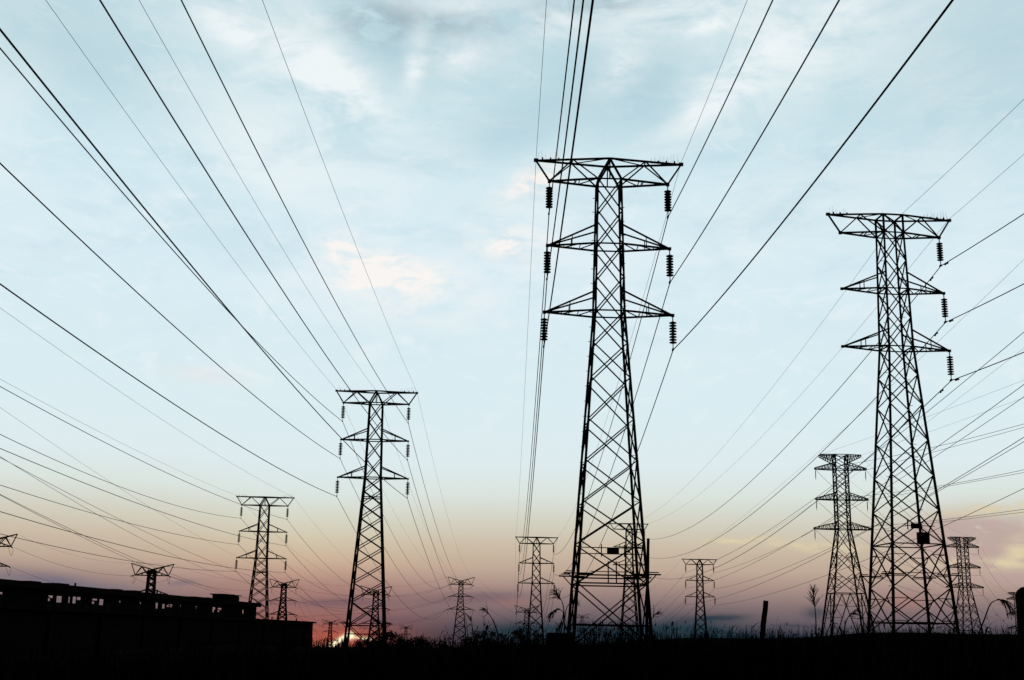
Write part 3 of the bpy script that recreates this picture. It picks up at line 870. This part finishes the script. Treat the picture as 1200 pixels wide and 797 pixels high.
tp = at(1205, 700, D); post((tp.x+.05, D, ground_z(tp.x, D)-.2), tp, .32, .30, 'timber_post', 'thick round-topped post cut by the right edge of the picture', 'post', True)
D = 84
tp = at(759.7, 631, D); bs = at(757.4, 738, D); gz = ground_z(bs.x, D)
post((bs.x, D, gz-.4), tp, .11, .10, 'wooden_pole', 'tall bare pole standing against the right leg of the tallest pylon', 'pole')
# block by the foot of the big tower
D = 83
c = at(657, 749, D); gz = ground_z(c.x, D)
bm = bmesh.new()
bmesh.ops.create_cube(bm, size=1)
for v in bm.verts: v.co = Vector((v.co.x*1.9, v.co.y*1.5, v.co.z*(at(657, 741.5, D).z - gz + .4)))
bmesh.ops.bevel(bm, geom=bm.edges[:], offset=.16, segments=3, affect='EDGES', profile=.5)
for v in bm.verts: v.co += Vector((rnd.uniform(-.03, .03), rnd.uniform(-.03, .03), rnd.uniform(-.03, .03)))
me = bpy.data.meshes.new('concrete_block'); bm.to_mesh(me); bm.free(); me.materials.append(M_CONC)
o = link('concrete_block', me); o.location = (c.x, D, (at(657, 741.5, D).z + gz - .4)/2)
tag(o, 'squat dark block with rounded corners at the left foot of the tallest pylon', 'block')

# ------------------------------------------------------------------ vegetation
def leaf(m, p, d, L, w, r, droop=.3):
    """a bent, tapering blade of three faces"""
    d = d.normalized(); side = d.cross(Vector((0, 0, 1)))
    if side.length < .05: side = Vector((1, 0, 0))
    side = (side.normalized() + Vector((r.uniform(-.4, .4), r.uniform(-.4, .4), 0))).normalized()
    a = Vector(p); b = a + d*(L*.5); c = a + d*L + Vector((0, 0, -droop*L))
    m.quad(a - side*w*.25, a + side*w*.25, b + side*w*.5, b - side*w*.5)
    m.tri(b - side*w*.5, b + side*w*.5, c)
def weed_mesh(h, seed, spread=.35, stems=4, leafy=1.0):
    r = random.Random(seed); st_ = MB(); lf = MB()
    for s in range(stems):
        a = r.uniform(0, 6.28); lean = r.uniform(.05, spread)
        hh = h*r.uniform(.6, 1.0) if s else h
        pts = []
        for k in range(8):
            t = k/7
            pts.append(Vector((math.cos(a)*lean*hh*t*t + r.uniform(-.01, .01), math.sin(a)*lean*hh*t*t + r.uniform(-.01, .01), hh*t)))
        st_.tube(pts, .009, 5, .003)
        for k in range(int(9*leafy)):
            t = r.uniform(.25, 1.0); i = min(6, int(t*7)); p = pts[i].lerp(pts[i+1], t*7-i)
            b = r.uniform(0, 6.28)
            d = Vector((math.cos(b), math.sin(b), r.uniform(.1, 1.1)))
            leaf(lf, p, d, r.uniform(.08, .22)*h**.5, r.uniform(.018, .04), r, r.uniform(.1, .6))
    return st_, lf
def plume_mesh(path, nside, L, seed, droop=1.0, start=.55):
    """reed: stalk along a path with a one-sided drooping seed head on its upper part"""
    r = random.Random(seed); st_ = MB(); hd = MB()
    st_.tube(path, .010, 6, .003)
    n = len(path)
    for k in range(nside):
        t = start + (1-start)*k/nside; x = t*(n-1); i = min(n-2, int(x)); p = Vector(path[i]).lerp(Vector(path[i+1]), x-i)
        dirp = (Vector(path[i+1]) - Vector(path[i])).normalized()
        sd = Vector((r.choice((-1, 1))*r.uniform(.2, 1), r.uniform(-1, 1), 0))
        l = L*(1.1-.6*(t-start)/(1-start))*r.uniform(.6, 1.1)
        q = [p]
        d = (dirp*.9 + sd*.6).normalized()
        for j in range(5):
            d = (d + Vector((0, 0, -.28*droop))).normalized(); q.append(q[-1] + d*(l/5))
        hd.tube(q, .0045, 4, .0015)
        for j in range(1, 6):
            if r.random() < .7: leaf(hd, q[j], d + Vector((r.uniform(-.4, .4), r.uniform(-.4, .4), r.uniform(-.5, .2))), .03, .009, r, .2)
    return st_, hd
def place_plant(name, parts, pnames, loc, label, cat, group, mats):
    t = empty(name, loc); tag(t, label, cat, group)
    for m_, pn, ma in zip(parts, pnames, mats):
        if m_.f: m_.build(pn, ma, t)
    return t
def local_path(pix, D, base):
    out = []
    for (x, y) in pix: out.append(at(x, y, D) - base)
    return out
def smooth_path(p, n=4):
    out = []
    for i in range(len(p)-1):
        p0 = p[max(i-1, 0)]; p1 = p[i]; p2 = p[i+1]; p3 = p[min(i+2, len(p)-1)]
        for k in range(n):
            t = k/n
            out.append(.5*((2*p1) + (p2-p0)*t + (2*p0-5*p1+4*p2-p3)*t*t + (3*p1-p0-3*p2+p3)*t**3))
    return out + [p[-1]]
def reed(pix, D, nside, L, seed, droop, start, label):
    b0 = at(*pix[0], D); b = Vector((b0.x, D, ground_z(b0.x, D)-.05))
    pts = [Vector((0, 0, 0))] + local_path(pix, D, b)
    low_ = [pts[0].lerp(pts[1], k/6) for k in range(6)]
    parts = plume_mesh(low_ + smooth_path(pts[1:]), nside, L, seed, droop, start)
    r = random.Random(seed+50)
    for k in range(7):
        a = r.uniform(0, 6.28); p = pts[0].lerp(pts[1], r.uniform(.3, .95))
        leaf(parts[0], p, Vector((math.cos(a), math.sin(a), 1.6)), r.uniform(.35, .6), .022, r, .5)
    place_plant('tall_reed', parts, ('stalk', 'seed_head'), b, label, 'reed', 'tall reeds above the weeds', (M_LEAF, M_DRY))
reed([(1148, 740), (1155, 722), (1160, 709), (1166, 704), (1174, 703), (1184, 710)], 13, 26, .22, 1, 1.0, .72, 'arching reed plume drooping towards the round-topped post at right')
reed([(956.5, 745), (956, 725), (954.5, 708), (952, 690)], 14, 30, .15, 2, .35, .72, 'upright feathery reed standing just left of the flat-armed pylon')
reed([(652, 742), (658, 728), (660, 718), (654, 714), (645, 719)], 15, 18, .17, 3, .9, .75, 'bent reed arching to the left beside the left leg of the tallest pylon')
reed([(657, 742), (661, 722), (659, 706), (655, 700), (652, 693)], 15, 24, .16, 4, .7, .70, 'tallest ragged reed beside the left leg of the tallest pylon')
reed([(661, 742), (663, 716), (668, 707), (674, 703)], 15.5, 14, .12, 5, .8, .74, 'short reed touching the left leg of the tallest pylon, bent to the right')
reed([(989, 742), (991, 730), (995, 722), (1004, 715)], 14, 14, .12, 6, .8, .74, 'bent reed between the legs of the flat-armed pylon')
reed([(757, 745), (764, 725), (771, 718)], 15, 12, .12, 7, .5, .74, 'leaning reed just right of the bare pole by the tallest pylon')
reed([(584, 745), (578, 728), (572, 718), (568, 714)], 16, 12, .12, 8, .6, .74, 'bent reed rising from the scrub right of the jumper-looped horned pylon')
# individual tall weeds along the skyline
WEEDS = [(556, 725, 22), (563, 722, 22), (571, 729, 23), (580, 724, 20), (590, 730, 24), (600, 733, 22), (612, 731, 24), (622, 735, 20), (634, 733, 25), (646, 736, 22),
         (680, 733, 24), (688, 728, 22), (697, 731, 26), (706, 727, 22), (715, 733, 25), (724, 729, 23), (733, 734, 24), (742, 731, 22), (765, 736, 24), (775, 735, 22), (782, 732, 24),
         (790, 737, 25), (800, 731, 21), (806, 735, 25), (815, 738, 25), (828, 737, 24), (838, 735, 25), (848, 737, 26), (856, 734, 24), (866, 738, 26), (878, 737, 24), (888, 738, 22),
         (903, 736, 24), (911, 731, 20), (922, 737, 24), (932, 738, 24), (940, 732, 20), (947, 735, 22), (962, 734, 22), (972, 735, 24), (982, 736, 24), (1003, 737, 24), (1013, 738, 24),
         (1030, 736, 24), (1062, 728, 24), (1070, 726, 22), (1078, 724, 24), (1088, 729, 25), (1098, 733, 26), (1105, 736, 24), (1128, 736, 24), (1139, 738, 26), (1160, 736, 22), (1170, 735, 22), (1180, 733, 20), (1188, 731, 20),
         (545, 731, 24), (552, 736, 20), (560, 716, 19), (567, 720, 24), (576, 733, 19), (585, 719, 23), (595, 727, 20), (606, 724, 22), (617, 728, 19), (628, 727, 23), (640, 730, 19),
         (685, 735, 20), (702, 724, 20), (711, 730, 19), (720, 722, 24), (737, 727, 19), (748, 733, 22), (770, 729, 19), (780, 726, 20), (795, 728, 24), (811, 729, 19), (822, 732, 20), (833, 729, 19), (844, 731, 20), (870, 733, 19),
         (883, 731, 20), (918, 733, 19), (928, 731, 23), (936, 735, 19), (951, 726, 20), (968, 728, 19), (977, 731, 22), (996, 730, 20), (1008, 732, 19), (1022, 730, 22), (1036, 731, 19), (1048, 729, 22), (1056, 732, 19), (1083, 722, 20), (1093, 726, 20), (1112, 731, 19), (1122, 733, 22), (1135, 733, 19), (1152, 733, 20), (1175, 730, 19)]
def WHERE(px):
    for lim, w in ((640, 'in the scrub left of the tallest pylon'), (755, 'among the legs of the tallest pylon'), (893, 'between the tallest pylon and the leaning post'),
                   (955, 'just right of the leaning post'), (1020, 'at the foot of the flat-armed pylon'), (1130, 'under the big right-hand pylon'), (9999, 'beside the round-topped post')):
        if px < lim: return 'tall leafy weed sticking up ' + w, 'tall weeds ' + w
for i, (px, py, D) in enumerate(WEEDS):
    p = at(px, py, D); gz = ground_z(p.x, D)
    parts = weed_mesh(max(.5, p.z-gz), 100+i, .22 if i % 3 else .4, 4 + i % 3, 1.1)
    place_plant('tall_weed', parts, ('stem', 'foliage'), (p.x, D, gz-.03), WHERE(px)[0], 'weed', WHERE(px)[1], (M_LEAF, M_LEAF))
# rough grass and low growth: nobody could count it
gr = MB(); r = random.Random(11)
for i in range(16000):
    D = r.uniform(9, 34) if i % 3 else r.uniform(34, 100)
    half = D*.47
    x = r.uniform(-half, half)
    gz = ground_z(x, D) if i % 4 == 0 or i < 10 else None
    if gz is None:
        x = max(-half, min(half, lastx + r.uniform(-.35, .35))); D = max(8.5, lastD + r.uniform(-.3, .3)); gz = lastz
    lastx, lastD, lastz = x, D, gz
    eye = EYE - gz
    left = max(0.0, min(1.0, (-x/D - .02)/.12))
    h = r.uniform(.45, 1.0)*(eye*(1.0 - .20*left)) if D < 34 else r.uniform(.2, .75)
    if D < 34 and r.random() < .16 and x/D > -.08: h = eye + r.uniform(.0, .18)
    h = max(.15, h)
    a = r.uniform(0, 6.28)
    d = Vector((math.cos(a)*r.uniform(.02, .35), math.sin(a)*r.uniform(.02, .35), 1)).normalized()
    s = Vector((math.cos(a+1.57), math.sin(a+1.57), 0)); w = r.uniform(.006, .014)*(1 if D < 34 else 2.2)
    b = Vector((x, D, gz-.02)); m1 = b + d*h*.55; tpp = b + d*h + Vector((math.cos(a), math.sin(a), -.25))*(h*r.uniform(0, .3))
    gr.quad(b - s*w, b + s*w, m1 + s*w*.8, m1 - s*w*.8); gr.tri(m1 - s*w*.8, m1 + s*w*.8, tpp)
def crest(t):
    return max((ground_z(t*d, d) - EYE)/d for d in (25, 35, 45, 55, 65, 75, 85, 95, 105, 120))
CR = [crest(-.46 + .92*k/46) for k in range(47)]
for i in range(1500):
    t = r.uniform(-.455, .455) if i < 900 else r.gauss(.05, .09) if i < 1300 else r.uniform(.2, .455)
    t = max(-.455, min(.455, t)); D = r.uniform(13, 34); x = t*D; gz = ground_z(x, D)
    k = (t+.46)/.92*46; ce = CR[int(k)] + (CR[int(k)+1]-CR[int(k)])*(k-int(k))
    up = r.choice((.001, .002, .003, .004, .006, .009, .012))
    hh = EYE + (ce + up)*D - gz
    if hh < .25: continue
    for j in range(r.randint(9, 20)):
        a = r.uniform(0, 6.28); h = hh*r.uniform(.72, 1.06); lean = r.uniform(.0, .16)
        b = Vector((x + r.uniform(-.22, .22), D + r.uniform(-.2, .2), gz-.02))
        d = Vector((math.cos(a)*lean, math.sin(a)*lean, 1)); s = Vector((math.cos(a+1.57), math.sin(a+1.57), 0)); w = r.uniform(.004, .009)
        m0 = b + d*h*.6; m1 = b + d*h*.85 + Vector((math.cos(a), math.sin(a), 0))*h*.02
        tp_ = b + d*h + Vector((math.cos(a), math.sin(a), -.3))*h*r.uniform(0, .14)
        gr.quad(b - s*w, b + s*w, m0 + s*w*.9, m0 - s*w*.9); gr.quad(m0 - s*w*.9, m0 + s*w*.9, m1 + s*w*.7, m1 - s*w*.7); gr.tri(m1 - s*w*.7, m1 + s*w*.7, tp_)
        if r.random() < .3:
            for q in range(5): leaf(gr, b + d*h*r.uniform(.78, 1.0), Vector((r.uniform(-1, 1), r.uniform(-1, 1), r.uniform(0, 1))), r.uniform(.03, .09), .012, r, .3)
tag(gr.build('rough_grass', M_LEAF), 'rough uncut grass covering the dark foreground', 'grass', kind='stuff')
# bushes and trees on the lower land behind, only their tops in sight
def bush_tree(loc, h, w, seed, name, label, cat, group):
    r = random.Random(seed)
    t = empty(name, loc); tag(t, label, cat, group)
    tr = MB(); tr.tube([(0, 0, -.3), (r.uniform(-.1, .1), 0, h*.3), (r.uniform(-.2, .2), r.uniform(-.2, .2), h*.7)], .035*h, 7, .012*h)
    cr = MB(); cl = []
    for k in range(9):
        a = r.uniform(0, 6.28); q = r.uniform(.1, .42)*w
        c = Vector((math.cos(a)*q, math.sin(a)*q, h*r.uniform(.4, .88))); cl.append((c, r.uniform(.13, .24)*w))
        tr.tube([(0, 0, h*.25), (c*.5) + Vector((0, 0, h*.15)), c], .012*h, 5, .003*h)
    for c, rad in cl:
        for k in range(90):
            d = Vector((r.gauss(0, 1), r.gauss(0, 1), r.gauss(0, .8))); d = d.normalized()*rad*r.random()**.4
            p = c + d; n = Vector((r.uniform(-1, 1), r.uniform(-1, 1), r.uniform(-1, 1))).normalized(); q = n.orthogonal().normalized(); s = h*.022*r.uniform(.6, 1.5)
            b2 = n.cross(q)
            cr.quad(p - q*s, p + b2*s*.6, p + q*s, p - b2*s*.6)
    tr.build('trunk', M_BARK, t); cr.build('crown', M_TREE, t)
TREES = [(446, 742, 330, 9), (455, 738, 340, 11), (463, 743, 330, 9), (473, 745, 350, 9), (486, 742, 340, 10), (497, 743, 330, 9), (507, 741, 330, 10), (517, 744, 330, 9), (420, 748, 350, 9), (432, 746, 340, 8),
         (548, 741, 230, 7), (559, 738, 190, 6.5), (568, 733, 170, 6), (577, 737, 180, 6), (590, 740, 190, 6.5), (602, 736, 170, 6), (614, 733, 170, 6), (628, 739, 190, 6), (372, 752, 260, 8), (385, 751, 280, 8), (395, 752, 300, 8)]
for i, (px, py, D, h) in enumerate(TREES):
    p = at(px, py, D); gz = ground_z(p.x, p.y); hh = max(h*.7, p.z - gz)
    if px < 410: lb = 'dark bushy tree low on the horizon between building and mid-sized pylon'; gp = 'far trees by the building'
    elif px < 530: lb = 'dark bushy tree on the far horizon right of the mid-sized left pylon'; gp = 'far trees on the left horizon'
    else: lb = 'dark scrubby tree in the hollow below the slim pylon left of the tallest one'; gp = 'scrub trees in the hollow'
    bush_tree((p.x, p.y, p.z-hh), hh, hh*.8, 300+i, 'scrub_tree', lb, 'tree', gp)
